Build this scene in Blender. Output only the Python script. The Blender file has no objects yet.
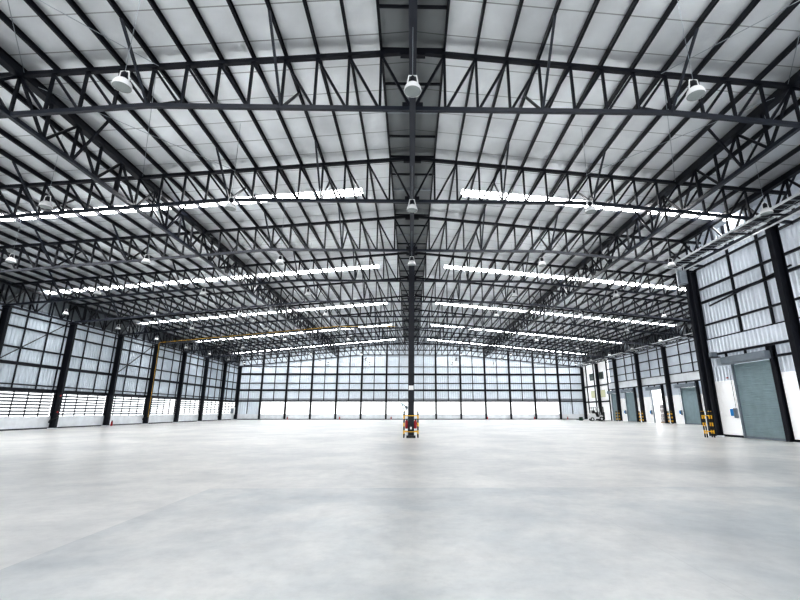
import bpy, bmesh, math, random
from mathutils import Vector, Matrix
random.seed(4)
SC = bpy.context.scene
COL = SC.collection
R = math.radians

# ------------------------------------------------------------------ materials
def mat(name, col, rough=.5, metal=0., emit=0., ecol=None, noise=0., nscale=3., spec=.5, bump=0.):
    m = bpy.data.materials.new(name); m.use_nodes = True
    nt = m.node_tree; b = nt.nodes['Principled BSDF']
    b.inputs['Base Color'].default_value = (*col, 1)
    b.inputs['Roughness'].default_value = rough
    b.inputs['Metallic'].default_value = metal
    b.inputs['Specular IOR Level'].default_value = spec
    if emit:
        b.inputs['Emission Color'].default_value = (*(ecol or col), 1)
        b.inputs['Emission Strength'].default_value = emit
    if noise:
        tc = nt.nodes.new('ShaderNodeTexCoord'); n = nt.nodes.new('ShaderNodeTexNoise')
        n.inputs['Scale'].default_value = nscale; n.inputs['Detail'].default_value = 4
        nt.links.new(tc.outputs['Object'], n.inputs['Vector'])
        r = nt.nodes.new('ShaderNodeValToRGB')
        r.color_ramp.elements[0].position = .3; r.color_ramp.elements[1].position = .7
        r.color_ramp.elements[0].color = (*[c*(1-noise) for c in col], 1)
        r.color_ramp.elements[1].color = (*[min(1, c*(1+noise*.5)) for c in col], 1)
        nt.links.new(n.outputs['Fac'], r.inputs['Fac'])
        nt.links.new(r.outputs['Color'], b.inputs['Base Color'])
        if bump:
            bp = nt.nodes.new('ShaderNodeBump'); bp.inputs['Strength'].default_value = bump
            nt.links.new(n.outputs['Fac'], bp.inputs['Height'])
            nt.links.new(bp.outputs['Normal'], b.inputs['Normal'])
    return m

STEEL = mat('painted_steel', (.0075, .0095, .0165), .42, .0, noise=.25, nscale=2, spec=.32)
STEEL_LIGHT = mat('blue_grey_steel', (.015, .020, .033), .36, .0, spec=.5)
CLAD = mat('wall_cladding', (.60, .66, .72), .42, .25, emit=.10, noise=.12, nscale=.6)  # faint glow added to the sheets so the wall reads lighter
CLADNEAR = mat('near_cladding', (.66, .70, .74), .38, .35, emit=.14, ecol=(.8, .88, 1), noise=.12, nscale=.6)  # added bluish glow stands in for daylight on these sheets
CLADEND = mat('end_cladding', (.6, .66, .72), .45, .2, emit=.18, ecol=(.9, .95, 1), noise=.12, nscale=.25)  # glow stands in for daylight coming through the end sheets
KERB = mat('kerb_concrete', (.72, .75, .78), .7, 0, emit=.12, noise=.1, nscale=1.5)  # small self-glow added to lift the kerb's brightness
WHITEP = mat('white_panel', (.85, .87, .88), .45, 0, emit=.3, ecol=(1, 1, 1), noise=.04)  # panel glow is added brightness, not a real light source
PANE = mat('bright_pane', (.92, .95, .97), .3, 0, emit=.95, ecol=(1, 1, 1), noise=.04, nscale=.8)
SHUT = mat('shutter_steel', (.35, .45, .485), .42, .2, noise=.1, nscale=2)
HOUSE = mat('shutter_housing_steel', (.27, .31, .35), .45, .3, noise=.1)
GALV = mat('galvanised_steel', (.42, .46, .50), .35, .7, noise=.15)
LOUV = mat('louvre_steel', (.16, .18, .20), .5)
PALE = mat('pale_conduit', (.72, .75, .78), .35, .3)
YEL = mat('yellow_paint', (.85, .50, .03), .5)
BLK = mat('black_rubber', (.012, .012, .014), .6)
RED = mat('red_paint', (.35, .012, .02), .35)
BLUE = mat('blue_plastic', (.02, .28, .70), .4, emit=.05)
LENS = mat('lamp_lens', (.30, .33, .33), .25)
WHITE = mat('white_enamel', (.82, .83, .84), .35)
GLASSW = mat('white_lamp_glass', (.85, .88, .9), .25, 0, emit=.25, ecol=(1, 1, 1))
DARKGLASS = mat('office_glass', (.10, .13, .12), .1, 0, spec=1)
WARMGLASS = mat('lit_office_glass', (.55, .55, .40), .2, 0, emit=.25, ecol=(.8, .8, .55))
CARD = mat('grey_carton', (.36, .33, .33), .7, noise=.15)
WOOD = mat('pallet_wood', (.45, .33, .2), .8, noise=.2)
GREEN = mat('green_paint', (.015, .05, .03), .5)
SKYL_DIM = mat('skylight_sheet_dimmed', (.9, .92, .95), .5, 0, emit=4, ecol=(1, 1, 1))  # unseen near skylights, glow set lower to keep the near floor darker
SKYL = mat('skylight_sheet', (.95, .97, 1), .5, 0, emit=20, ecol=(1, 1, 1))

def stripe_mat():
    m = bpy.data.materials.new('yellow_black_stripes'); m.use_nodes = True
    nt = m.node_tree; b = nt.nodes['Principled BSDF']; b.inputs['Roughness'].default_value = .5
    tc = nt.nodes.new('ShaderNodeTexCoord'); s = nt.nodes.new('ShaderNodeSeparateXYZ')
    nt.links.new(tc.outputs['Object'], s.inputs[0])
    a = nt.nodes.new('ShaderNodeMath'); a.operation = 'MULTIPLY'; a.inputs[1].default_value = 1/.42
    f = nt.nodes.new('ShaderNodeMath'); f.operation = 'FRACT'
    g = nt.nodes.new('ShaderNodeMath'); g.operation = 'GREATER_THAN'; g.inputs[1].default_value = .5
    mx = nt.nodes.new('ShaderNodeMix'); mx.data_type = 'RGBA'
    mx.inputs['A'].default_value = (.012, .012, .014, 1); mx.inputs['B'].default_value = (.85, .50, .03, 1)
    nt.links.new(s.outputs['Z'], a.inputs[0]); nt.links.new(a.outputs[0], f.inputs[0])
    nt.links.new(f.outputs[0], g.inputs[0]); nt.links.new(g.outputs[0], mx.inputs['Factor'])
    nt.links.new(mx.outputs['Result'], b.inputs['Base Color'])
    return m
STRIPE = stripe_mat()

def roof_mat(name, base, metal, rough, emit=0):
    m = bpy.data.materials.new(name); m.use_nodes = True
    nt = m.node_tree; b = nt.nodes['Principled BSDF']; L = nt.links.new
    tc = nt.nodes.new('ShaderNodeTexCoord')
    n1 = nt.nodes.new('ShaderNodeTexNoise'); n1.inputs['Scale'].default_value = .35; n1.inputs['Detail'].default_value = 5
    L(tc.outputs['Object'], n1.inputs['Vector'])
    r = nt.nodes.new('ShaderNodeValToRGB')
    r.color_ramp.elements[0].position = .3; r.color_ramp.elements[1].position = .72
    r.color_ramp.elements[0].color = (*[c*.8 for c in base], 1)
    r.color_ramp.elements[1].color = (*[min(1, c*1.15) for c in base], 1)
    L(n1.outputs['Fac'], r.inputs['Fac'])
    # seams between foil widths, running down the slope
    s = nt.nodes.new('ShaderNodeSeparateXYZ'); L(tc.outputs['Object'], s.inputs[0])
    a = nt.nodes.new('ShaderNodeMath'); a.operation = 'MULTIPLY'; a.inputs[1].default_value = 1/1.36
    f = nt.nodes.new('ShaderNodeMath'); f.operation = 'FRACT'
    g = nt.nodes.new('ShaderNodeMath'); g.operation = 'LESS_THAN'; g.inputs[1].default_value = .03
    L(s.outputs['Y'], a.inputs[0]); L(a.outputs[0], f.inputs[0]); L(f.outputs[0], g.inputs[0])
    mx = nt.nodes.new('ShaderNodeMix'); mx.data_type = 'RGBA'
    mx.inputs['B'].default_value = (*[c*.45 for c in base], 1)
    L(g.outputs[0], mx.inputs['Factor']); L(r.outputs['Color'], mx.inputs['A'])
    L(mx.outputs['Result'], b.inputs['Base Color'])
    n2 = nt.nodes.new('ShaderNodeTexNoise'); n2.inputs['Scale'].default_value = 1.4; n2.inputs['Detail'].default_value = 3
    L(tc.outputs['Object'], n2.inputs['Vector'])
    bp = nt.nodes.new('ShaderNodeBump'); bp.inputs['Strength'].default_value = .35; bp.inputs['Distance'].default_value = .12
    L(n2.outputs['Fac'], bp.inputs['Height']); L(bp.outputs['Normal'], b.inputs['Normal'])
    b.inputs['Metallic'].default_value = metal; b.inputs['Roughness'].default_value = rough
    if emit:
        b.inputs['Emission Color'].default_value = (.85, .93, 1, 1); b.inputs['Emission Strength'].default_value = emit
    return m
ROOF = roof_mat('roof_foil', (.80, .83, .86), .5, .36, .0)
RIDGE = roof_mat('dark_upper_wall', (.16, .18, .20), .3, .5)  # dark tone for the wall strip above the cladding
LINER = roof_mat('ridge_liner_sheet', (.30, .32, .33), .4, .45)

def floor_mat():
    m = bpy.data.materials.new('polished_concrete'); m.use_nodes = True
    nt = m.node_tree; b = nt.nodes['Principled BSDF']; L = nt.links.new; N = nt.nodes.new
    tc = N('ShaderNodeTexCoord')
    def noise(sc, det, rough=.55, dist=0.):
        n = N('ShaderNodeTexNoise'); n.inputs['Scale'].default_value = sc; n.inputs['Detail'].default_value = det
        n.inputs['Roughness'].default_value = rough; n.inputs['Distortion'].default_value = dist
        L(tc.outputs['Object'], n.inputs['Vector']); return n
    n1 = noise(.28, 7, .62, .4); n2 = noise(1.5, 7, .62, .25); n3 = noise(5, 8, .75)
    r1 = N('ShaderNodeValToRGB'); r1.color_ramp.elements[0].position = .34; r1.color_ramp.elements[1].position = .60
    r1.color_ramp.elements[0].color = (.66, .665, .66, 1); r1.color_ramp.elements[1].color = (.87, .86, .835, 1)
    L(n1.outputs['Fac'], r1.inputs['Fac'])
    r2 = N('ShaderNodeValToRGB'); r2.color_ramp.elements[0].position = .3; r2.color_ramp.elements[1].position = .62
    r2.color_ramp.elements[0].color = (.86, .87, .88, 1); r2.color_ramp.elements[1].color = (1, 1, 1, 1)
    L(n2.outputs['Fac'], r2.inputs['Fac'])
    mu = N('ShaderNodeMix'); mu.data_type = 'RGBA'; mu.blend_type = 'MULTIPLY'; mu.inputs['Factor'].default_value = .8
    L(r1.outputs['Color'], mu.inputs['A']); L(r2.outputs['Color'], mu.inputs['B'])
    r3 = N('ShaderNodeValToRGB'); r3.color_ramp.elements[0].position = .38; r3.color_ramp.elements[1].position = .55
    r3.color_ramp.elements[0].color = (.86, .86, .86, 1); r3.color_ramp.elements[1].color = (1, 1, 1, 1)
    L(n3.outputs['Fac'], r3.inputs['Fac'])
    mu2 = N('ShaderNodeMix'); mu2.data_type = 'RGBA'; mu2.blend_type = 'MULTIPLY'; mu2.inputs['Factor'].default_value = .5
    L(mu.outputs['Result'], mu2.inputs['A']); L(r3.outputs['Color'], mu2.inputs['B'])
    # saw-cut joints every 6.8 m
    s = N('ShaderNodeSeparateXYZ'); L(tc.outputs['Object'], s.inputs[0])
    out = mu2.outputs['Result']
    for ax, off in (('X', 4.0), ('Y', -9.3+13.6)):
        ad = N('ShaderNodeMath'); ad.operation = 'ADD'; ad.inputs[1].default_value = off
        a = N('ShaderNodeMath'); a.operation = 'MULTIPLY'; a.inputs[1].default_value = 1/6.8
        f = N('ShaderNodeMath'); f.operation = 'FRACT'
        g = N('ShaderNodeMath'); g.operation = 'LESS_THAN'; g.inputs[1].default_value = .0016
        L(s.outputs[ax], ad.inputs[0]); L(ad.outputs[0], a.inputs[0]); L(a.outputs[0], f.inputs[0]); L(f.outputs[0], g.inputs[0])
        q = N('ShaderNodeMath'); q.operation = 'MULTIPLY'; q.inputs[1].default_value = .22
        L(g.outputs[0], q.inputs[0])
        mx = N('ShaderNodeMix'); mx.data_type = 'RGBA'; mx.inputs['B'].default_value = (.42, .42, .42, 1)
        L(q.outputs[0], mx.inputs['Factor']); L(out, mx.inputs['A']); out = mx.outputs['Result']
    # the slab nearest the camera, right of the joint, cured a little bluer
    ca = N('ShaderNodeMath'); ca.operation = 'LESS_THAN'; ca.inputs[1].default_value = 9.3; L(s.outputs['Y'], ca.inputs[0])
    cb = N('ShaderNodeMath'); cb.operation = 'GREATER_THAN'; cb.inputs[1].default_value = -4.0; L(s.outputs['X'], cb.inputs[0])
    cc = N('ShaderNodeMath'); cc.operation = 'MULTIPLY'; L(ca.outputs[0], cc.inputs[0]); L(cb.outputs[0], cc.inputs[1])
    n4 = noise(.55, 5, .6, .3)
    r4 = N('ShaderNodeValToRGB'); r4.color_ramp.elements[0].position = .36; r4.color_ramp.elements[1].position = .62
    r4.color_ramp.elements[0].color = (1, 1, 1, 1); r4.color_ramp.elements[1].color = (.15, .15, .15, 1)
    L(n4.outputs['Fac'], r4.inputs['Fac'])
    ce = N('ShaderNodeMath'); ce.operation = 'MULTIPLY'; L(cc.outputs[0], ce.inputs[0]); L(r4.outputs['Color'], ce.inputs[1])
    m5 = N('ShaderNodeMix'); m5.data_type = 'RGBA'; m5.blend_type = 'MULTIPLY'; m5.inputs['B'].default_value = (.79, .83, .86, 1)
    L(ce.outputs[0], m5.inputs['Factor']); L(out, m5.inputs['A']); out = m5.outputs['Result']
    L(out, b.inputs['Base Color'])
    rr = N('ShaderNodeMapRange'); rr.inputs['To Min'].default_value = .22; rr.inputs['To Max'].default_value = .44
    L(n1.outputs['Fac'], rr.inputs['Value']); L(rr.outputs['Result'], b.inputs['Roughness'])
    b.inputs['Specular IOR Level'].default_value = .45
    return m
FLOOR = floor_mat()

# ------------------------------------------------------------------ geometry helpers
class MB:
    def __init__(s): s.v = []; s.f = []
    def box(s, x0, x1, y0, y1, z0, z1):
        n = len(s.v)
        s.v += [(x0,y0,z0),(x1,y0,z0),(x1,y1,z0),(x0,y1,z0),(x0,y0,z1),(x1,y0,z1),(x1,y1,z1),(x0,y1,z1)]
        s.f += [tuple(n+i for i in q) for q in ((0,3,2,1),(4,5,6,7),(0,1,5,4),(1,2,6,5),(2,3,7,6),(3,0,4,7))]
        return s
    def sweep(s, prof, p0, p1, up=(0,0,1)):
        """closed profile (list of 2-D points: side, up) from p0 to p1"""
        p0 = Vector(p0); p1 = Vector(p1); d = (p1-p0).normalized(); up = Vector(up)
        if abs(d.dot(up)) > .98: up = Vector((0,1,0))
        side = d.cross(up).normalized(); u = side.cross(d).normalized()
        n = len(s.v); k = len(prof)
        for p in (p0, p1):
            for a, b in prof: s.v.append(tuple(p + side*a + u*b))
        for i in range(k):
            j = (i+1) % k; s.f.append((n+i, n+j, n+k+j, n+k+i))
        s.f.append(tuple(range(n+k-1, n-1, -1))); s.f.append(tuple(range(n+k, n+2*k)))
        return s
    def bar(s, p0, p1, w, h=None, up=(0,0,1)):
        h = h or w
        return s.sweep([(-w/2,-h/2),(w/2,-h/2),(w/2,h/2),(-w/2,h/2)], p0, p1, up)
    def rod(s, p0, p1, r, n=8, up=(0,0,1)):
        return s.sweep([(r*math.cos(2*math.pi*i/n), r*math.sin(2*math.pi*i/n)) for i in range(n)], p0, p1, up)
    def lathe(s, prof, c=(0,0,0), n=20):
        b = len(s.v)
        for r, z in prof:
            for i in range(n):
                a = 2*math.pi*i/n; s.v.append((c[0]+r*math.cos(a), c[1]+r*math.sin(a), c[2]+z))
        for k in range(len(prof)-1):
            for i in range(n):
                j = (i+1) % n; s.f.append((b+k*n+i, b+k*n+j, b+(k+1)*n+j, b+(k+1)*n+i))
        s.f.append(tuple(b+i for i in range(n-1,-1,-1))); s.f.append(tuple(b+(len(prof)-1)*n+i for i in range(n)))
        return s
    def strip(s, pts, z0, z1f):
        """vertical sheet through plan points pts, from z0 up to z1f(x, y)"""
        n = len(s.v)
        for x, y in pts: s.v += [(x, y, z0), (x, y, z1f(x, y))]
        for i in range(len(pts)-1): s.f.append((n+2*i, n+2*i+2, n+2*i+3, n+2*i+1))
        return s
    def build(s, name, m, parent=None, kind=None, smooth=False):
        me = bpy.data.meshes.new(name); me.from_pydata(s.v, [], s.f); me.update()
        if smooth:
            for p in me.polygons: p.use_smooth = True
        me.materials.append(m)
        o = bpy.data.objects.new(name, me); COL.objects.link(o)
        if parent is not None: o.parent = parent
        if kind: o['kind'] = kind
        return o

def tag(o, label, cat, group=None):
    o['label'] = label; o['category'] = cat
    if group: o['group'] = group
    return o
def thing(name, label, cat, loc=(0,0,0), group=None, rz=0):
    o = bpy.data.objects.new(name, None); COL.objects.link(o); o.location = loc; o.rotation_euler.z = rz
    o.empty_display_size = .3
    return tag(o, label, cat, group)
KIDS = {}
def dup(root, loc, label, rz=0):
    r = root.copy(); COL.objects.link(r); r.location = loc; r.rotation_euler.z = rz; r['label'] = label
    for ch in root.children:
        c = ch.copy(); COL.objects.link(c); c.parent = r
        for g in ch.children:
            d = g.copy(); COL.objects.link(d); d.parent = c
    return r
ORD = ['zeroth','first','second','third','fourth','fifth','sixth','seventh','eighth','ninth','tenth','eleventh','twelfth',
       'thirteenth','fourteenth','fifteenth','sixteenth','seventeenth','eighteenth','nineteenth','twentieth','twenty-first',
       'twenty-second','twenty-third','twenty-fourth','twenty-fifth','twenty-sixth','twenty-seventh','twenty-eighth']

# ------------------------------------------------------------------ dimensions
W = 32.0; S = W/28; BAY = 6.8; Y0 = 12.8; YE = Y0 + 10*BAY; YF = -11.0   # half width, purlin pitch, bays, end wall, front
def zroof(x): return 14.46 - .092*abs(x)
def ztop(x): return 14.14 - .092*abs(x)
def zbot(x): return 11.7 if abs(x) <= 8*S else 11.7 - .096*(abs(x) - 8*S)
TR = [Y0 + BAY*i for i in range(11)]
XR = W + .6
XN = 19.3                     # inner face of the side block on the right
YN = 27.4                     # its far end

# ------------------------------------------------------------------ floor and outside ground
f = MB(); f.box(-W-.3, W+.9, -16, YE+.4, -.3, 0); f.build('floor', FLOOR, kind='structure')
MB().box(W+.9, W+6, 50, 66, -.3, 0).build('outside_apron', FLOOR, kind='structure')
OUT = mat('outside_paving', (.7, .7, .68), .9, noise=.1)
g = MB(); g.box(-90, 90, -70, 170, -.5, -.31); g.build('outside_ground', OUT, kind='structure')

# ------------------------------------------------------------------ roof
for sx in (-1, 1):
    segs = []; y = YF
    sky = [(YB-.2, YB+.62) for YB in (-4.2, 9.0, 23.0, 36.6, 50.2, 63.8, 77.4)]
    m = MB(); ks = MB()
    xi, xo = S, W+.9
    def slab(mb, ya, yb, x0, x1, t=.08):
        n = len(mb.v)
        a, b = sx*x0, sx*x1
        mb.v += [(a,ya,zroof(a)),(b,ya,zroof(b)),(b,yb,zroof(b)),(a,yb,zroof(a)),(a,ya,zroof(a)+t),(b,ya,zroof(b)+t),(b,yb,zroof(b)+t),(a,yb,zroof(a)+t)]
        mb.f += [tuple(n+i for i in q) for q in ((0,3,2,1),(4,5,6,7),(0,1,5,4),(1,2,6,5),(2,3,7,6),(3,0,4,7))]
    for a, b in sky:
        slab(m, y, a, xi, xo); y = b
        slab(m, a, b, xi, 2.6*S); slab(m, a, b, W-.1, xo)
    slab(m, y, YE+.4, xi, xo)
    m.build('ceiling', ROOF, kind='structure')
    for a, b in sky:
        k = MB(); slab(k, a+.001, b-.001, 2.6*S+.001, W-.101, .05)
        nsk = sky.index((a, b))*2 + (1 if sx < 0 else 2)
        k.build('window_%d' % nsk, SKYL if a > 14 else SKYL_DIM, kind='structure')
# ridge strip
rc = thing('ridge_liner', 'dark grey ridge strip running the length of the roof peak', 'ridge', (0,0,0))
m = MB()
for sx in (-1, 1):
    n = len(m.v); b = sx*S
    m.v += [(0,YF,zroof(0)+.03),(b,YF,zroof(b)),(b,YE+.3,zroof(b)),(0,YE+.3,zroof(0)+.03),(0,YF,zroof(0)+.12),(b,YF,zroof(b)+.08),(b,YE+.3,zroof(b)+.08),(0,YE+.3,zroof(0)+.12)]
    m.f += [tuple(n+i for i in q) for q in ((0,3,2,1),(4,5,6,7),(0,1,5,4),(1,2,6,5),(2,3,7,6),(3,0,4,7))]
m.build('liner_sheet', LINER, rc)
y = 9.4; i = 0
while y < YE:
    MB().box(-S, S, y-.03, y+.03, zroof(S)-.16, zroof(S)-.06).build('cross_bar', GALV if i % 4 == 0 else STEEL, rc)
    y += 1.7; i += 1

# purlins
CP = [(-.04,-.1),(.04,-.1),(.04,-.085),(-.025,-.085),(-.025,.085),(.04,.085),(.04,.1),(-.04,.1)]
for sx in (-1, 1):
    for k in range(1, 28):
        x = sx*k*S
        p = MB().sweep(CP, (x, YF, zroof(x)-.105), (x, YE, zroof(x)-.105)).build('roof_purlin', STEEL)
        tag(p, 'dark steel purlin along the %s roof slope, %s out from the ridge' % ('left' if sx < 0 else 'right', ORD[k]), 'purlin', 'purlins under the roof sheets')
        # the copy's bends follow the roof plane

# ------------------------------------------------------------------ main trusses
def make_truss():
    t = thing('roof_truss', '', 'truss', (0, TR[0], 0), 'roof trusses across the hall')
    m = MB()
    for sx in (-1, 1): m.bar((0,0,ztop(0)), (sx*W,0,ztop(W)), .16, .15)
    m.build('top_chord', STEEL, t)
    m = MB(); m.bar((-8*S,0,11.7), (8*S,0,11.7), .13, .15)
    for sx in (-1, 1): m.bar((sx*8*S,0,11.7), (sx*W,0,zbot(W)), .13, .15)
    m.build('bottom_chord', STEEL_LIGHT, t)
    MB().bar((0,0,11.7), (0,0,14.1), .11).build('web_post', STEEL, t)
    for sx in (-1, 1):
        for k in range(1, 29):
            x = sx*k*S if k < 28 else sx*(W-.1); xi = sx*(k-1)*S
            MB().bar((x,0,zbot(x)), (x,0,ztop(x)), .085).build('web_post', STEEL, t)
            MB().bar((x,0,ztop(x)-.05), (xi+sx*.06,0,zbot(xi)+.05), .085).build('web_diagonal', STEEL, t)
        MB().box(sx*.1-(.26 if sx<0 else 0), sx*.1+(.26 if sx>0 else 0), -.012, .012, 11.62, 11.98).build('gusset_plate', STEEL, t)
        MB().box(sx*.1-(.35 if sx<0 else 0), sx*.1+(.35 if sx>0 else 0), -.09, .09, 13.93, 14.14).build('gusset_plate', STEEL, t)
        for k in (4, 8, 16, 20, 24):
            x = sx*k*S
            for sy in (-1, 1):
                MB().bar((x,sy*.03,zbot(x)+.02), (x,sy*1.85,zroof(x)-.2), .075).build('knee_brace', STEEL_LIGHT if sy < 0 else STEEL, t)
    return t
def truss_label(i):
    if i == 10: return 'blue-black steel roof truss standing against the far end wall'
    return 'blue-black steel lattice roof truss across the hall, %s from the camera' % ORD[i+1]
t0 = make_truss(); t0['label'] = truss_label(0)
for i in range(1, 11):
    dup(t0, (0, TR[i]-(.25 if i == 10 else 0), 0), truss_label(i))

# ------------------------------------------------------------------ lengthwise girders
def girder(x, name, label, wtop, wbot, y0=6.0, y1=YE-.5, zt=None, zb=None, side=True):
    t = thing(name, label, 'girder', (x, 0, 0), 'lattice girders along the hall')
    zt = ztop(x)-.02 if zt is None else zt; zb = zbot(x)-.02 if zb is None else zb
    MB().bar((0,y0,zt), (0,y1,zt), wtop, .18).build('top_chord', STEEL, t)
    MB().bar((0,y0,zb), (0,y1,zb), wbot, .15).build('bottom_chord', STEEL_LIGHT, t)
    p = BAY/5; n = int((y1-y0)/p)
    for j in range(n):
        ya = y0+j*p
        if j % 5: MB().bar((0,ya,zb), (0,ya,zt), .09).build('web_post', STEEL, t)
        up = j % 2 == 0
        MB().bar((0,ya,zb if up else zt), (0,ya+p,zt if up else zb), .085).build('web_diagonal', STEEL, t)
        if side and j % 5 == 2:
            for sx in (-1, 1):
                MB().bar((sx*.03,ya,zb+.02), (sx*S,ya,zroof(abs(x)+(sx*S if x>0 else -sx*S))-.22), .075).build('knee_brace', STEEL, t)
    return t
girder(0, 'ridge_girder', 'dark lattice girder running lengthwise under the roof ridge', .24, .22, side=False)
girder(-12*S, 'lengthwise_girder', 'dark lattice girder running lengthwise, midway along the left roof slope', .30, .15)
girder(12*S, 'lengthwise_girder', 'dark lattice girder running lengthwise, midway along the right roof slope', .30, .15)
girder(-31.75, 'eave_girder', 'dark lattice girder along the left eave on the wall columns', .2, .15, zt=ztop(31.75), zb=zbot(31.75), side=False)
girder(31.75, 'eave_girder', 'dark lattice girder along the far right eave above the loading doors', .2, .15, y0=YN+.4, zt=ztop(31.75), zb=zbot(31.75), side=False)
girder(18.1, 'wall_girder', 'dark lattice girder over the columns of the near right wall', .25, .18, y1=26.4, zt=ztop(18.1)-.05, zb=zbot(18.1)-.2, side=False)

# roof bracing rods
for i, (ya, yb) in enumerate(((6.0, 12.8), (12.8, 19.6), (26.4, 33.2), (40.0, 46.8))):
    for sx in (-1, 1):
        for j, (xa, xb) in enumerate(((8, 12), (12, 8))):
            o = MB().rod((sx*(xa*S+(.2 if j else 0)), ya+.1, ztop(xa*S)+.02-.06*j), (sx*(xb*S-.2), yb-.1, ztop(xb*S)+.02-.06*j), .012, 6).build('bracing_rod', GALV)
            tag(o, 'thin steel bracing rod under the %s roof slope, %s bay, slanting %s' % (
                'left' if sx < 0 else 'right', ['nearest','second','fourth','sixth'][i], ['outward','inward'][j]), 'bracing rod', 'cross bracing rods')

# ------------------------------------------------------------------ lamps
def make_lamp():
    t = thing('highbay_lamp', '', 'lamp', (0,0,9.66), 'high-bay lamps hanging from the roof')
    MB().lathe([(.05,.10),(.075,.12),(.08,.28),(.05,.32),(.02,.36)], n=16).build('ballast_housing', STEEL, t, smooth=True)
    MB().lathe([(.225,-.13),(.228,-.10),(.215,-.03),(.175,.05),(.12,.10),(.05,.13)], n=24).build('reflector', WHITE, t, smooth=True)
    MB().lathe([(.0,-.15),(.13,-.148),(.205,-.138),(.218,-.128)], n=24).build('lens', LENS, t, smooth=True)
    m = MB()
    m.bar((-.15,0,.06), (-.10,0,.36), .03, .02); m.bar((.15,0,.06), (.10,0,.36), .03, .02); m.bar((-.11,0,.36), (.11,0,.36), .03, .02)
    m.build('hanger_bracket', WHITE, t)
    c = MB().rod((0,0,0), (0,0,1), .007, 6).build('suspension_cable', GALV, t); c.location = (0,0,.37)
    return t, c
lamp0, _ = make_lamp()
LP = []
for iy in range(11):
    y = 9.4 + BAY*iy
    for ix in range(-4, 5):
        x = 7.45*ix
        if iy == 0 and abs(ix) > 1: continue
        if x > 18 and y < YN: continue
        LP.append((x, y, ix, iy))
def lamp_label(ix, iy):
    pos = {0: 'under the ridge', 1: 'first %s of the ridge line', 2: 'second %s of the ridge line', 3: 'third %s of the ridge line', 4: 'outermost %s by the wall'}[abs(ix)]
    if ix: pos = pos % ('left' if ix < 0 else 'right')
    row = 'nearest row' if iy == 0 else ORD[iy+1] + ' row from the camera'
    return 'white bell-shaped hanging lamp, %s, %s' % (row, pos)
for n, (x, y, ix, iy) in enumerate(LP):
    lab = lamp_label(ix, iy)
    if n == 0: o = lamp0; o.location = (x, y, 9.66); o['label'] = lab
    else: o = dup(lamp0, (x, y, 9.66), lab)
    top = (11.6 if ix == 0 else zroof(x)-.2)
    for ch in o.children:
        if ch.name.startswith('suspension_cable'): ch.scale = (1, 1, top - 10.03)

# ------------------------------------------------------------------ columns
def hprof(d, w, tf=.03, tw=.02):   # flanges normal to first axis
    a, b = d/2, w/2
    return [(-a,-b),(-a+tf,-b),(-a+tf,-tw/2),(a-tf,-tw/2),(a-tf,-b),(a,-b),(a,b),(a-tf,b),(a-tf,tw/2),(-a+tf,tw/2),(-a+tf,b),(-a,b)]
def column(x, y, z1, label, d=.5, w=.3, turn=False, plinth=True, group='steel columns of the side walls', name='steel_column'):
    t = thing(name, label, 'column', (x, y, 0), group)
    n = hprof(d, w); 
    if turn: n = [(b, a) for a, b in n]
    m = MB(); k = len(n)
    m.v = [(a, b, .06) for a, b in n] + [(a, b, z1) for a, b in n]
    m.f = [(i, (i+1) % k, k+(i+1) % k, k+i) for i in range(k)] + [tuple(range(k-1,-1,-1)), tuple(range(k, 2*k))]
    m.build('shaft', STEEL, t)
    MB().box(-d/2-.06, d/2+.06, -w/2-.06, w/2+.06, .0, .06).build('base_plate', STEEL if not plinth else KERB, t)
    MB().box(-d/2-.08, d/2+.08, -w/2-.02, w/2+.02, z1, z1+.1).build('cap_plate', STEEL, t)
    return t
COLY = [12.8+BAY*i for i in range(-1, 11)]
nl = 0
for y in COLY:
    if y < 26: continue
    nl += 1
    yy = min(y, YE-.3)
    c = column(-31.6, yy, zbot(31.6)-.2, 'dark steel column on the left wall, %s from the far corner' % ORD[int(round((YE-y)/BAY))+1] if y < YE-1 else 'dark steel corner column where left wall meets the far wall', d=.5, w=.28)
# right far wall
for y in COLY:
    if y < 40: continue
    yy = min(y, YE-.3)
    column(32.0, yy, zbot(31.5)-.2, 'dark steel column on the far right wall, %s from its corner' % ORD[int(round((YE-y)/BAY))+1] if y < YE-1 else 'dark steel corner column where right wall meets the far wall', d=.5, w=.28)
# near right
column(18.1, 19.6, zbot(18)-.35, 'big dark steel column on the near right wall at the frame edge', d=.45, w=.3)
column(18.02, 26.4, zbot(18)-.3, 'dark steel column beside the striped guard at the near right wall corner', d=.28, w=.24)
column(18.8, 27.0, 10.5, 'slimmer dark steel post just behind the near right corner column', d=.34, w=.24)
# centre
column(0, 26.4, 11.6, 'tall dark steel column standing alone mid-floor inside a striped guard', d=.38, w=.36, turn=True, plinth=False, group='steel columns down the hall middle')

# ------------------------------------------------------------------ corrugated sheets
def corr_pts_y(x, y0, y1, out, pitch=.34, dep=.05):
    """along Y at X=x; ridges go toward sign out"""
    pts = []; y = y0
    while y < y1-1e-6:
        for a, o in ((0,0),(.55,0),(.7,1),(.85,1)):
            yy = y + a*pitch
            if yy < y1: pts.append((x+out*dep*o, yy))
        y += pitch
    pts.append((x, y1)); return pts
def corr_pts_x(y, x0, x1, out, pitch=.34, dep=.05):
    return [(b, a) for a, b in [(q, p) for q, p in [(yy, xx) for xx, yy in [(p2, p1) for p1, p2 in corr_pts_y(y, x0, x1, out, pitch, dep)]]]] if False else [(p2, p1) for p1, p2 in corr_pts_y(y, x0, x1, out, pitch, dep)]

def fix(o):
    return o

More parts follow.
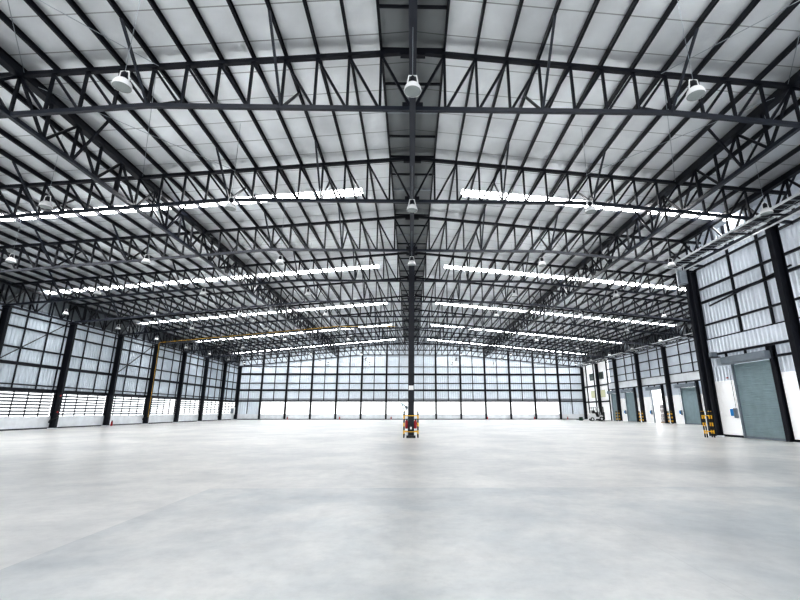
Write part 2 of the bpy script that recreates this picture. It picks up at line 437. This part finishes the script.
# left wall: kerb, louvre band (0.  1.06 - 3.2), cladding above
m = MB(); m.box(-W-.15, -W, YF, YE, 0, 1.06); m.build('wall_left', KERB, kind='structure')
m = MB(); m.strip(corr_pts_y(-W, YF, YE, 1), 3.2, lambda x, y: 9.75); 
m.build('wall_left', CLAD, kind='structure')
MB().box(-W-.06, -W+.06, YF, YE, 9.75, zroof(W)-.01).build('wall_left', RIDGE, kind='structure')
MB().box(XR-.06, XR+.06, YN, YE, 9.95, zroof(XR)).build('wall_right', RIDGE, kind='structure')
MB().box(-W, -W+.03, YF, YE, 0, .10).build('baseboard_left', STEEL, kind='structure')
wn = 15
for i in range(-2, 11):
    ya = 6 + BAY*i; yb = ya + BAY
    w = bpy.data.objects.new('window_%d' % wn, None); COL.objects.link(w); w['kind'] = 'structure'; w.location = (-W, ya, 0); wn += 1
    m = MB()
    for j in range(8):
        z = 1.22 + j*.262
        n = len(m.v)
        m.sweep([(-.08,-.075),(.08,.06),(.08,.085),(-.08,-.05)], (-.05, .1, z), (-.05, BAY-.1, z))
    m.build('louvre_blades', LOUV, w)
    m = MB()
    for j in range(6):
        y = j*BAY/5; y = min(max(y, .04), BAY-.04)
        m.box(-.04, .03, y-.03, y+.03, 1.06, 3.2)
    m.build('louvre_mullions', STEEL, w)
    MB().box(-.05, .05, 0, BAY, 3.12, 3.2).build('louvre_head', STEEL, w)

# end wall
m = MB(); m.box(-W, W+.6, YE, YE+.15, 0, .95); m.build('wall_far', KERB, kind='structure')
m = MB(); m.strip(corr_pts_x(YE, -W, W+.6, -1, .4), 3.25, lambda x, y: zroof(x)); m.build('wall_far', CLADEND, kind='structure')
BW = 2*W/14
for a, b in ((-W, -W+BW), (W-BW, W)):
    m = MB(); m.strip(corr_pts_x(YE, a, b, -1, .4), .95, lambda x, y: 3.25); m.build('wall_far', CLADEND, kind='structure')
for i in range(1, 13):
    a = -W + i*BW
    w = bpy.data.objects.new('window_%d' % wn, None); COL.objects.link(w); w['kind'] = 'structure'; w.location = (a, YE, 0); wn += 1
    MB().box(0, BW, .04, .07, .95, 3.25).build('window_pane', PANE, w)
    m = MB()
    for j in range(1, 5):
        m.box(j*BW/5-.015, j*BW/5+.015, .0, .04, .95, 3.25)
    for z in (1.5, 2.1, 2.7): m.box(0, BW, .0, .035, z-.012, z+.012)
    m.build('window_bars', GALV, w)
MB().box(-W, W, YE-.04, YE, 0, .13).build('baseboard_far', STEEL, kind='structure')
for i in range(1, 14):
    x = -W + i*BW
    o = MB().sweep(hprof(.3, .3), (x, YE-.2, 0), (x, YE-.2, ztop(x)-.1)).build('wall_post', STEEL)
    tag(o, 'dark steel post on the far end wall, %s from the left corner' % ORD[i], 'wall post', 'posts of the far end wall')
for i in range(14):
    x = -W + (i+.5)*BW
    zlo = 1.0 if i in (0, 13) else 3.25
    o = MB().box(x-.06, x+.06, YE-.14, YE-.06, zlo, zroof(x)-.1).build('wall_stud', STEEL)
    tag(o, 'thin dark stud midway in the %s bay of the far end wall, from the left' % ORD[i+1], 'wall stud', 'studs of the far end wall')
GZ = [(9.5,.13),(8.1,.34),(6.45,.16),(5.2,.34),(3.6,.12),(3.27,.26)]
GN = ['topmost','second highest','third highest','fourth highest, heavier','fifth highest, thin','lowest, heavier']
for (z, h), nm in zip(GZ, GN):
    o = MB().box(-W, W, YE-.13, YE-.05, z-h/2, z+h/2).build('wall_girt', STEEL)
    tag(o, 'dark horizontal steel rail across the far end wall, %s' % nm, 'wall rail', 'rails of the far end wall')
GL = [(9.1,.12),(8.1,.14),(6.5,.14),(5.25,.26),(3.6,.1),(3.2,.26)]
for (z, h), nm in zip(GL, GN):
    o = MB().box(-W+.05, -W+.14, 18, YE-.1, z-h/2, z+h/2).build('wall_girt', STEEL)
    tag(o, 'dark horizontal steel rail along the left wall, %s' % nm, 'wall rail', 'rails of the left wall')
for i in range(3, 11):
    for j in (1, 2, 2.8):
        y = 6 + BAY*(i + j/3.)
        o = MB().box(-W+.06, -W+.15, y-.04, y+.04, 3.2, zroof(W)-.1).build('wall_stud', STEEL)
        tag(o, 'thin dark stud, left wall, %s in the %s bay from the far corner' % ({1:'nearest',2:'middle',2.8:'farthest'}[j], ORD[11-i]), 'wall stud', 'studs of the left wall')
    # diagonal bracing of the wall in a few bays
for k, i in enumerate((4, 6)):
    ya = 6+BAY*i
    o = MB().bar((-W+.25, ya+.3, 5.3), (-W+.25, ya+BAY-.3, 9.4), .06).build('wall_brace', STEEL)
    tag(o, 'thin slanting brace on the left wall, %s of the two' % ('nearer','farther')[k], 'brace')

# ------------------------------------------------------------------ right far wall with doors
DOORS = [(48.9, 52.0, 'shut'), (55.9, 58.6, 'open'), (62.9, 65.8, 'shut'), (68.3, 70.5, 'shut')]

DH = 4.2
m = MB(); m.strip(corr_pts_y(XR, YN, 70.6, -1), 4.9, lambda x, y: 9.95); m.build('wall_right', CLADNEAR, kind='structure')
m = MB(); m.box(XR-.25, XR-.1, YN, 70.6, 4.9, 5.85); m.build('trim_1', KERB, kind='structure')
edges = [YN] + [e for d in DOORS for e in d[:2]] + [70.6]
m = MB(); m2 = MB()
for a, b in zip(edges[0::2], edges[1::2]):
    m.box(XR-.02, XR+.1, a, b, 0, 3.35)
    m2.strip(corr_pts_y(XR, a, b, -1), 3.35, lambda x, y: 4.9)
m2.strip(corr_pts_y(XR, YN, 70.6, -1), 4.2, lambda x, y: 4.9)
m.build('wall_right', WHITEP, kind='structure'); m2.build('wall_right', CLADNEAR, kind='structure')
def shutter(x, y0, y1, num, frac=1.0, nm=None):
    d = bpy.data.objects.new('door_%d' % num, None); COL.objects.link(d); d.location = (x, y0, 0); d['kind'] = 'structure'
    w = y1-y0
    if frac > 0:
        m = MB(); z = 0; n = 0
        pr = []
        while z < DH-.01:
            pr += [(.0, z), (.0, z+.06), (.02, z+.075), (.02, z+.105)]; z += .12
        m.v = []
        for dx, zz in pr: m.v += [(dx, 0, min(zz, DH)), (dx, w, min(zz, DH))]
        for i in range(len(pr)-1): m.f.append((2*i, 2*i+1, 2*i+3, 2*i+2))
        m.build('shutter_curtain', SHUT, d)
        MB().box(-.03, .03, 0, w, 0, .12).build('bottom_bar', HOUSE, d)
    m = MB(); m.box(-.08, .06, -.1, 0.02, 0, DH+.1); m.build('guide_rail', STEEL, d)
    m = MB(); m.box(-.08, .06, w-.02, w+.1, 0, DH+.1); m.build('guide_rail', HOUSE, d)
    m = MB()
    m.sweep([(.0,.0),(.0,-.32),(-.12,-.42),(-.5,-.42),(-.55,-.35),(-.55,0)], (-.0, -.25, 4.62), (-.0, w+.25, 4.62)); m.build('roller_housing', HOUSE, d)
    m = MB(); m.box(-.42, -.02, w+.27, w+.75, 4.2, 4.62); m.build('motor_box', GALV, d)
    for yy in (-.1, w*.5, w+.1): MB().box(-.3, -.2, yy-.05, yy+.05, 4.62, 4.9).build('bracket', STEEL, d)
    return d
for n, (a, b, st) in enumerate(DOORS):
    shutter(XR-.06, a, b, n+1, 1 if st == 'shut' else 0)
    if n < 3:
        o = MB().sweep(hprof(.3, .2), (XR-.25, a-.25, 0), (XR-.25, a-.25, 4.9)).build('door_post', STEEL)
        tag(o, 'dark steel post framing the %s loading door on the far right wall' % ['nearest','open','third'][n], 'door post', 'posts beside the loading doors')
for (z, h), nm in zip([(9.3,.1),(8.1,.12),(6.9,.09),(5.9,.1),(4.85,.14)], ['topmost','second highest','third highest','fourth highest','lowest']):
    o = MB().box(XR-.32, XR-.2, YN+.2, 70.6, z-h/2, z+h/2).build('wall_girt', STEEL)
    tag(o, 'dark horizontal steel rail along the far right wall, %s' % nm, 'wall rail', 'rails of the far right wall')
for i in range(6, 9):
    for j in (1, 2):
        y = 6 + BAY*(i + j/3.)
        o = MB().box(XR-.17, XR-.07, y-.04, y+.04, 5.9, zroof(W)-.1).build('wall_stud', STEEL)
        tag(o, 'thin dark stud, far right wall, %s in %s bay from the corner' % (('nearer','farther')[j-1], ORD[11-i]), 'wall stud', 'studs of the far right wall')
# office block in the far right corner
m = MB(); m.box(XR-.3, XR-.1, 70.6, YE, 0, 10.1); m.build('wall_office', WHITEP, kind='structure')
m = MB(); 
ofr = thing('office_frame', 'dark steel frame gridding the white office front in the far right corner', 'frame', (XR-.3, 70.6, 0))
for z in (3.05, 5.75): MB().box(-.14, 0, 0, YE-70.6-.3, z-.12, z+.12).build('rail', STEEL, ofr)
for y in (.1, 5.3, 8.6): MB().box(-.14, -.0, y-.09, y+.09, 0, 9.7).build('stud', STEEL, ofr)
for (ya, z0, mt, lb) in ((72.0, 6.7, DARKGLASS, 'small dark office window upstairs, nearer the hall doors'), (76.0, 6.7, DARKGLASS, 'small dark office window upstairs, nearer the far wall'),
                     (72.0, 3.7, WARMGLASS, 'small pale office window on the lower row, nearer the hall doors'), (76.0, 3.7, WARMGLASS, 'small pale office window on the lower row, nearer the far wall')):
    w = bpy.data.objects.new('window_%d' % wn, None); COL.objects.link(w); w['kind'] = 'structure'; w.location = (XR-.3, ya, z0); wn += 1
    m = MB(); m.box(-.06,0,0,1.9,0,.07); m.box(-.06,0,0,1.9,1.23,1.3); m.box(-.06,0,0,.07,0.07,1.23); m.box(-.06,0,1.83,1.9,0.07,1.23); m.build('window_frame', WHITE, w)
    MB().box(-.03, 0, .07, 1.83, .07, 1.23).build('window_pane', mt, w)
# cable tray along the far right wall
def tray(x0, x1, z, ya, yb, label, rung=.6):
    t = thing('cable_tray', label, 'cable tray', (0, ya, z))
    L_ = yb-ya
    MB().box(x0-.02, x0+.02, 0, L_, -.05, .07).build('side_rail', PALE, t)
    MB().box(x1-.02, x1+.02, 0, L_, -.05, .07).build('side_rail', PALE, t)
    m = MB(); y = .2
    while y < L_: m.box(x0, x1, y-.02, y+.02, -.04, -.01); y += rung
    m.build('rungs', GALV, t)
    m = MB()
    for q in (.2, .35, .5, .62, .8):
        xx = x0+(x1-x0)*q; m.rod((xx, 0, .02), (xx, L_, .02), .03, 6)
    m.build('cables', STEEL, t)
    MB().rod((x1+.22, 0, -.22), (x1+.22, L_, -.22), .05, 8).build('conduit', PALE, t)
    y = 1.0
    while y < L_:
        MB().box(x0-.05, x1+.3, y-.03, y+.03, -.12, -.05).build('bracket', STEEL, t); y += 2.27
    return t
tray(30.7, 31.5, 9.75, 30.0, YE-1, 'pale ladder cable tray along the top of the far right wall')
tray(16.75, 17.6, 10.62, 6.0, 26.6, 'pale ladder cable tray along the top of the near right wall', .45)

# ------------------------------------------------------------------ near right block
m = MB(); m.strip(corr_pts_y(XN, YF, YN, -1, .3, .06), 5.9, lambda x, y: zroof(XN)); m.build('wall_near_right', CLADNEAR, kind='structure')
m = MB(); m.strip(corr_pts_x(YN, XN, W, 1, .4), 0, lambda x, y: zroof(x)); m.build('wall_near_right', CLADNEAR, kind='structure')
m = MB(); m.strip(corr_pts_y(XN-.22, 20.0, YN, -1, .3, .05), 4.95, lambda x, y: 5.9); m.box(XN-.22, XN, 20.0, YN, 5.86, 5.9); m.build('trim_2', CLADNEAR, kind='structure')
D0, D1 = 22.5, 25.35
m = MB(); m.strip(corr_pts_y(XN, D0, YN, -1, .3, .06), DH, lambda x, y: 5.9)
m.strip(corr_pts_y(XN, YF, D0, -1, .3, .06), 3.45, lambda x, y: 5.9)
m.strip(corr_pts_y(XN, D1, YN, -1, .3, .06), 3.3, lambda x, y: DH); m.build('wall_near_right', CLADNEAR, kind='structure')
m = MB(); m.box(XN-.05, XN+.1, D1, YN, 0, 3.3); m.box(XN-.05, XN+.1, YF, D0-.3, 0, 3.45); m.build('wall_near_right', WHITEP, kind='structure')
m = MB(); m.box(XN-.07, XN-.05, D1+.1, YN, 0, .12); m.box(XN-.07, XN-.05, YF, D0-.3, 0, .12); m.build('baseboard_right', STEEL, kind='structure')
shutter(XN-.06, D0, D1, 5)
o = MB().sweep(hprof(.26, .24), (XN-.18, D0-.24, 0), (XN-.18, D0-.24, 4.95)).build('door_post', STEEL)
tag(o, 'dark steel post on the near side of the big near right shutter', 'door post')
for (z, h), nm in zip([(10.7,.1),(9.3,.12),(8.4,.14),(6.9,.1),(5.93,.1),(4.92,.12)], ['topmost','second highest','third highest','fourth highest','fifth highest','lowest']):
    o = MB().box(XN-.2, XN-.07, 6, YN-.2, z-h/2, z+h/2).build('wall_girt', STEEL) if z > 5 else MB().box(XN-.36, XN-.23, 6, YN-.2, z-h/2, z+h/2).build('wall_girt', STEEL)
    tag(o, 'dark horizontal steel rail along the near right wall, %s' % nm, 'wall rail', 'rails of the near right wall')
MB_ = MB().box(XN-.2, XN-.07, 6, D0-.4, 4.25, 4.37).build('wall_girt', STEEL); tag(MB_, 'short dark rail beside the near right shutter, below the lintel band', 'wall rail')
for k, y in enumerate((26.4-2*BAY/3, 26.4-BAY/3, 19.6-BAY/3)):
    o = MB().box(XN-.16, XN-.06, y-.06, y+.06, 5.9, zroof(XN)-.1).build('wall_stud', STEEL)
    tag(o, 'dark stud on the near right wall, %s' % ['nearer of the two over the shutter','farther of the two over the shutter','on the camera side of the big column'][k], 'wall stud')
o = MB().bar((XN-.25, 20.0, 8.6), (XN-.25, 26.2, 8.0), .08).build('wall_brace', STEEL); tag(o, 'long slanting brace on the near right wall above the shutter', 'brace')

o = MB().sweep(hprof(.16, .16), (XN-.15, YN-.15, 0), (XN-.15, YN-.15, 10.6)).build('wall_stud', STEEL); tag(o, 'dark edge post at the far end of the near right wall', 'wall stud')
# ------------------------------------------------------------------ column guards
def make_guard(w, d, h, label, loc):
    t = thing('column_guard', label, 'guard', loc, 'striped guards around column feet')
    for sx in (-1, 1):
        for sy in (-1, 1):
            MB().rod((sx*w,sy*d,0), (sx*w,sy*d,h), .038, 12).build('post', STRIPE, t)
    for z in (h*.82, h*.22):
        for sy in (-1, 1): MB().rod((-w,sy*d,z), (w,sy*d,z), .02, 8).build('rail', YEL, t)
        for sx in (-1, 1): MB().rod((sx*w,-d,z), (sx*w,d,z), .02, 8).build('rail', YEL, t)
    return t
gd = make_guard(.41, .45, 1.5, 'yellow and black striped guard around the lone centre column', (0, 26.4, 0))
gn = make_guard(.21, .1, 1.5, 'yellow and black striped guard at the near right column foot', (17.56, 26.0, 0))
for k, y in enumerate((53.6, 60.4, 67.2)):
    dup(gn, (31.5, y-.3, 0), 'striped guard at a far right wall column foot, %s of those three' % ['nearest','middle','farthest'][k])
# foot block in front of centre column
o = MB().box(-.26, .26, 25.62, 25.78, 0, .14).build('floor_block', BLK); tag(o, 'small black block on the floor before the centre column guard', 'block')
# extinguishers
def extinguisher(x, y, z, label):
    t = thing('fire_extinguisher', label, 'extinguisher', (x, y, z), 'fire extinguishers')
    MB().lathe([(.07,0),(.085,.03),(.085,.38),(.06,.44),(.03,.47)], n=16).build('cylinder_body', RED, t, smooth=True)
    MB().box(-.03,.05,-.02,.02,.46,.53).build('valve_handle', BLK, t)
    MB().rod((.05,0,.5), (.11,0,.2), .012, 6).build('hose', BLK, t)
    return t
e0 = extinguisher(-.26, 26.30, .5, 'red fire extinguisher on the left side of the centre column')
dup(e0, (.26, 26.30, .5), 'red fire extinguisher on the right side of the centre column')
for k, x in enumerate((-22.3, -12.9, 4.0-9.0, 13.9, 22.5, 28.6)):
    if k == 2: x = -3.6
    dup(e0, (x, YE-.35, .0), 'tiny red extinguisher low on the far end wall, %s from the left' % ORD[k+1])
dup(e0, (-31.25, 47.15, .0), 'red extinguisher beside a left wall column')
# sign plates and lamp box on the centre column
o = MB().box(-.15,.15,26.12,26.19,2.72,2.98).build('notice_plate', WHITE); tag(o, 'small white box fixed high on the centre column front', 'box')
o = MB().box(-.05,.05,26.17,26.2,.46,.6).build('notice_plate', WHITE); tag(o, 'tiny white plate low on the centre column front', 'plate')
# pale hose reel bracket at left of the centre column
t = thing('swing_arm', 'pale grey swivel arm sticking out left of the centre column above the guard', 'arm', (-.2, 26.4, 1.5))
MB().bar((0,0,.15), (-.42,0,.5), .1, .08).build('arm', SHUT, t); MB().bar((-.36,0,.45), (-.16,0,-.1), .06, .06).build('stay', SHUT, t); MB().box(-.16,0.0,-.05,.05,.05,.3).build('clamp', GALV, t)

# control boxes
def control(x, y, z, label):
    t = thing('control_box', label, 'control box', (x, y, z), 'blue door control boxes')
    MB().box(-.12, 0, -.13, .13, -.2, .2).build('blue_cover', BLUE, t)
    MB().box(-.14, 0, -.34, -.16, -.32, .24).build('chain_box', HOUSE, t)
    MB().rod((-.05, -.3, .2), (-.05, -.3, 2.6), .012, 6).build('pull_chain', STEEL, t)
    return t
c0 = control(XN-.09, 25.95, 1.42, 'blue control box on the white panel beside the near right shutter')
for k, (a, b, st) in enumerate(DOORS[:3]):
    dup(c0, (XR-.09, b+.65, 1.36), 'blue control box beside the %s on the far right wall' % ['nearest shut loading door','open doorway','second shut loading door'][k])
for k, (y) in enumerate((26.0,)):
    t = thing('alarm_bell', 'small red alarm on the near right wall at the shutter corner', 'alarm', (XN-.08, y, 3.42))
    MB().lathe([(.07,0),(.07,.04),(.03,.07)], n=12).build('bell_cover', RED, t); MB().box(-.03,.03,-.03,.03,-.05,0).build('mount_block', WHITE, t)
for k, (y, z) in enumerate(((40.0, 2.75), (40.0, 1.35))):
    o = MB().lathe([(.07,0),(.075,.08),(.05,.14)], (-31.3, y-.2, z), 12).build('call_point', RED); tag(o, 'small red device on the nearest whole left wall column, %s one' % ('upper','lower')[k], 'alarm')
# hook on left columns
for k, y in enumerate((40.0, 53.6, 74.0)):
    t = thing('hose_bracket', 'black bracket low on a left wall column, %s of the three' % ['nearest','middle','farthest'][k], 'bracket', (-31.2, y-.2, .75))
    MB().bar((0,0,.25), (-.55,-.05,-.05), .09).build('arm', BLK, t); MB().bar((-.55,-.05,-.05), (-.62,-.05,-.25), .09).build('hook', BLK, t)
# yellow pipe
t = thing('gas_pipe', 'thin yellow pipe climbing a left column and crossing under a far truss', 'pipe', (0,0,0))
MB().rod((-31.25, 53.35, .8), (-31.25, 53.35, zbot(31.25)+.1), .02, 8).build('riser', YEL, t)
m = MB(); m.rod((-31.25,53.4,zbot(31.25)+.16), (-8*S,53.4,11.86), .02, 8); m.rod((-8*S,53.4,11.86), (-2,53.4,11.86), .02, 8); m.build('run', YEL, t)

# electrical cluster on top of the near corner column
t = thing('junction_cabinet', 'grey electrical cabinet with pipes at the near right column head', 'cabinet', (17.68, 26.3, 9.55))
MB().box(-.3,.15,-.2,.1,-.1,.8).build('cabinet_body', GALV, t); MB().box(-.32,-.3,-.17,.07,-.05,.75).build('cabinet_door', HOUSE, t)
for k in range(3): MB().rod((-.2+.15*k,-.05,.8), (-.2+.15*k,-.05,1.5), .03, 8).build('conduit', PALE, t)
MB().rod((-.45,-.1,-.4), (-.45,-.1,.9), .03, 8).build('conduit', PALE, t)
t = thing('fuse_cabinet', 'dark grey box on a bracket beside the near right shutter top', 'cabinet', (18.75, 26.3, 4.75))
MB().box(-.15,.25,-.15,.12,0,.28).build('cabinet_body', HOUSE, t); MB().box(-.2,.35,-.2,.2,-.05,0).build('shelf_bracket', STEEL, t)

# cartons stacked at the open doorway
for c in range(2):
    for r_ in range(4):
        t = thing('carton', 'grey carton in the open doorway stack, %s column, %s from the floor' % (('nearer','farther')[c], ORD[r_+1]), 'carton', (33.35+.1*c, 56.9+.82*c, .14+.55*r_), 'cartons stacked in the open doorway')
        MB().box(-.38,.38,-.38,.38,0,.52).build('body', CARD, t); MB().box(-.385,-.38,-.05,.05,.05,.5).build('tape_strip', WHITE, t)
t = thing('pallet', 'wooden pallet under the cartons in the open doorway', 'pallet', (33.4, 57.3, 0))
for k in range(5): MB().box(-.45,.45,-.85+.4*k-.07*0,-.7+.4*k,.1,.13).build('board', WOOD, t)
for k in (-1,0,1): MB().box(.38*k-.05,.38*k+.05,-.85,.9,0,.1).build('runner', WOOD, t)

# ------------------------------------------------------------------ forklifts
def wheel(m, x, y, r, w):
    n = 20; b = len(m.v)
    prof = [(r*.55,-w/2),(r*.92,-w/2),(r,-w*.35),(r,w*.35),(r*.92,w/2),(r*.55,w/2)]
    for rr, yy in prof:
        for i in range(n):
            a = 2*math.pi*i/n; m.v.append((x+rr*math.cos(a), y+yy, r+rr*math.sin(a)))
    for k in range(len(prof)-1):
        for i in range(n):
            j = (i+1)%n; m.f.append((b+k*n+i,b+k*n+j,b+(k+1)*n+j,b+(k+1)*n+i))
    m.f.append(tuple(b+i for i in range(n))); m.f.append(tuple(b+(len(prof)-1)*n+i for i in range(n-1,-1,-1)))
def forklift(loc, rz, body, label, mast):
    t = thing('forklift', label, 'forklift', loc, rz=rz)
    m = MB()   # chassis with rounded counterweight, side profile swept across width
    m.sweep([(-1.15,.45),(-1.2,.75),(-1.1,1.05),(-.8,1.15),(-.25,1.12),(-.1,.62),(.55,.6),(.75,.85),(.85,.8),(.85,.35),(-.95,.3)], (0,-.5,0), (0,.5,0)); 
    o = m.build('chassis', body, t)
    # sweep along +Y gives side = d x up = +X
    m = MB()
    for x_, r_ in ((.62,.33),(-.75,.28)):
        for y_ in (-.46,.46):
            w = MB(); wheel(w, x_, y_, r_, .22); wo = w.build('wheel', BLK, t)
            MB().rod((x_,y_-.13,r_), (x_,y_+.13,r_), r_*.5, 12).build('hub', WHITE, wo)
    MB().box(-.62,-.15,-.25,.25,1.12,1.24).build('seat', BLK, t); MB().box(-.72,-.6,-.25,.25,1.12,1.6).build('seat_back', BLK, t)
    m = MB()
    for y_ in (-.46,.46):
        m.bar((.6,y_,.8), (.3,y_,2.1), .06); m.bar((-.8,y_,1.1), (-.65,y_,2.1), .06); m.bar((-.7,y_,2.1), (.35,y_,2.1), .06)
    for k in range(6): m.bar((-.65+.19*k,-.46,2.11), (-.65+.19*k,.46,2.11), .04)
    m.build('overhead_guard', body if mast else BLK, t)
    MB().bar((.45,0,.8), (.25,0,1.3), .04).build('steering_column', BLK, t)
    m = MB()
    for y_ in (-.33,.33): m.box(.95,1.07,y_-.05,y_+.05,.1,2.15)
    for z in (.3,1.2,2.1): m.box(.97,1.05,-.33,.33,z-.05,z+.05)
    m.build('mast', BLK, t)
    m = MB()
    for k in range(6): m.box(1.1,1.14,-.45+.18*k-.015,-.45+.18*k+.015,.25,1.3)
    m.box(1.09,1.15,-.48,.48,.25,.35); m.box(1.09,1.15,-.48,.48,1.25,1.32); m.build('load_backrest', BLK, t)
    for y_ in (-.25,.25):
        MB().box(1.12,2.15,y_-.06,y_+.06,.06,.1).build('fork', BLK, t)
    return t
forklift((28.9, 68.6, 0), R(-8), WHITE, 'white forklift parked before the office front in the far right corner', True)
forklift((30.3, 72.6, 0), R(-100), BLK, 'dark forklift parked behind the white one by the office front', False)
t = thing('pallet_truck', 'small green hand pallet truck left of the white forklift', 'pallet truck', (27.6, 71.6, -.0))
MB().box(-.25,.25,-.2,.2,.0,.55).build('pump_body', GREEN, t); MB().rod((0,0,.5), (-.25,-.1,1.5), .03, 8).build('handle', PALE, t)
for s_ in (-1,1): MB().box(s_*.2-.07, s_*.2+.07, .2, 1.3, .08, .14).build('fork', GREEN, t)
# pale stand at the far left corner
t = thing('hose_cabinet', 'pale hose cabinet on a stand in the far left corner', 'cabinet', (-30.8, 77.0, 0))
MB().box(-.3,.3,-.25,.25,.9,2.1).build('cabinet_body', WHITE, t); MB().box(-.08,.08,-.08,.08,0,.9).build('stand', PALE, t); MB().box(-.2,.2,-.27,-.25,1.1,1.9).build('cabinet_door', HOUSE, t)

# ------------------------------------------------------------------ light
w = bpy.data.worlds.new('World'); SC.world = w; w.use_nodes = True
bg = w.node_tree.nodes['Background']; bg.inputs['Color'].default_value = (.985, .99, 1, 1); bg.inputs['Strength'].default_value = 2.4
SC.view_settings.view_transform = 'Standard'
SC.view_settings.exposure = 0.52
SC.view_settings.gamma = 0.82

# ------------------------------------------------------------------ camera
cd = bpy.data.cameras.new('camera'); cam = bpy.data.objects.new('camera', cd); COL.objects.link(cam)
F = 428.0
cd.sensor_width = 36; cd.lens = F/800*36; cd.shift_x = -19.9/800; cd.clip_end = 500
cam.location = (0, 0, 1.5); cam.rotation_euler = (R(90)+math.atan(111/F), 0, R(-1.15))
SC.camera = cam
SC.cycles.use_denoising = True
SC.cycles.max_bounces = 8; SC.cycles.diffuse_bounces = 5
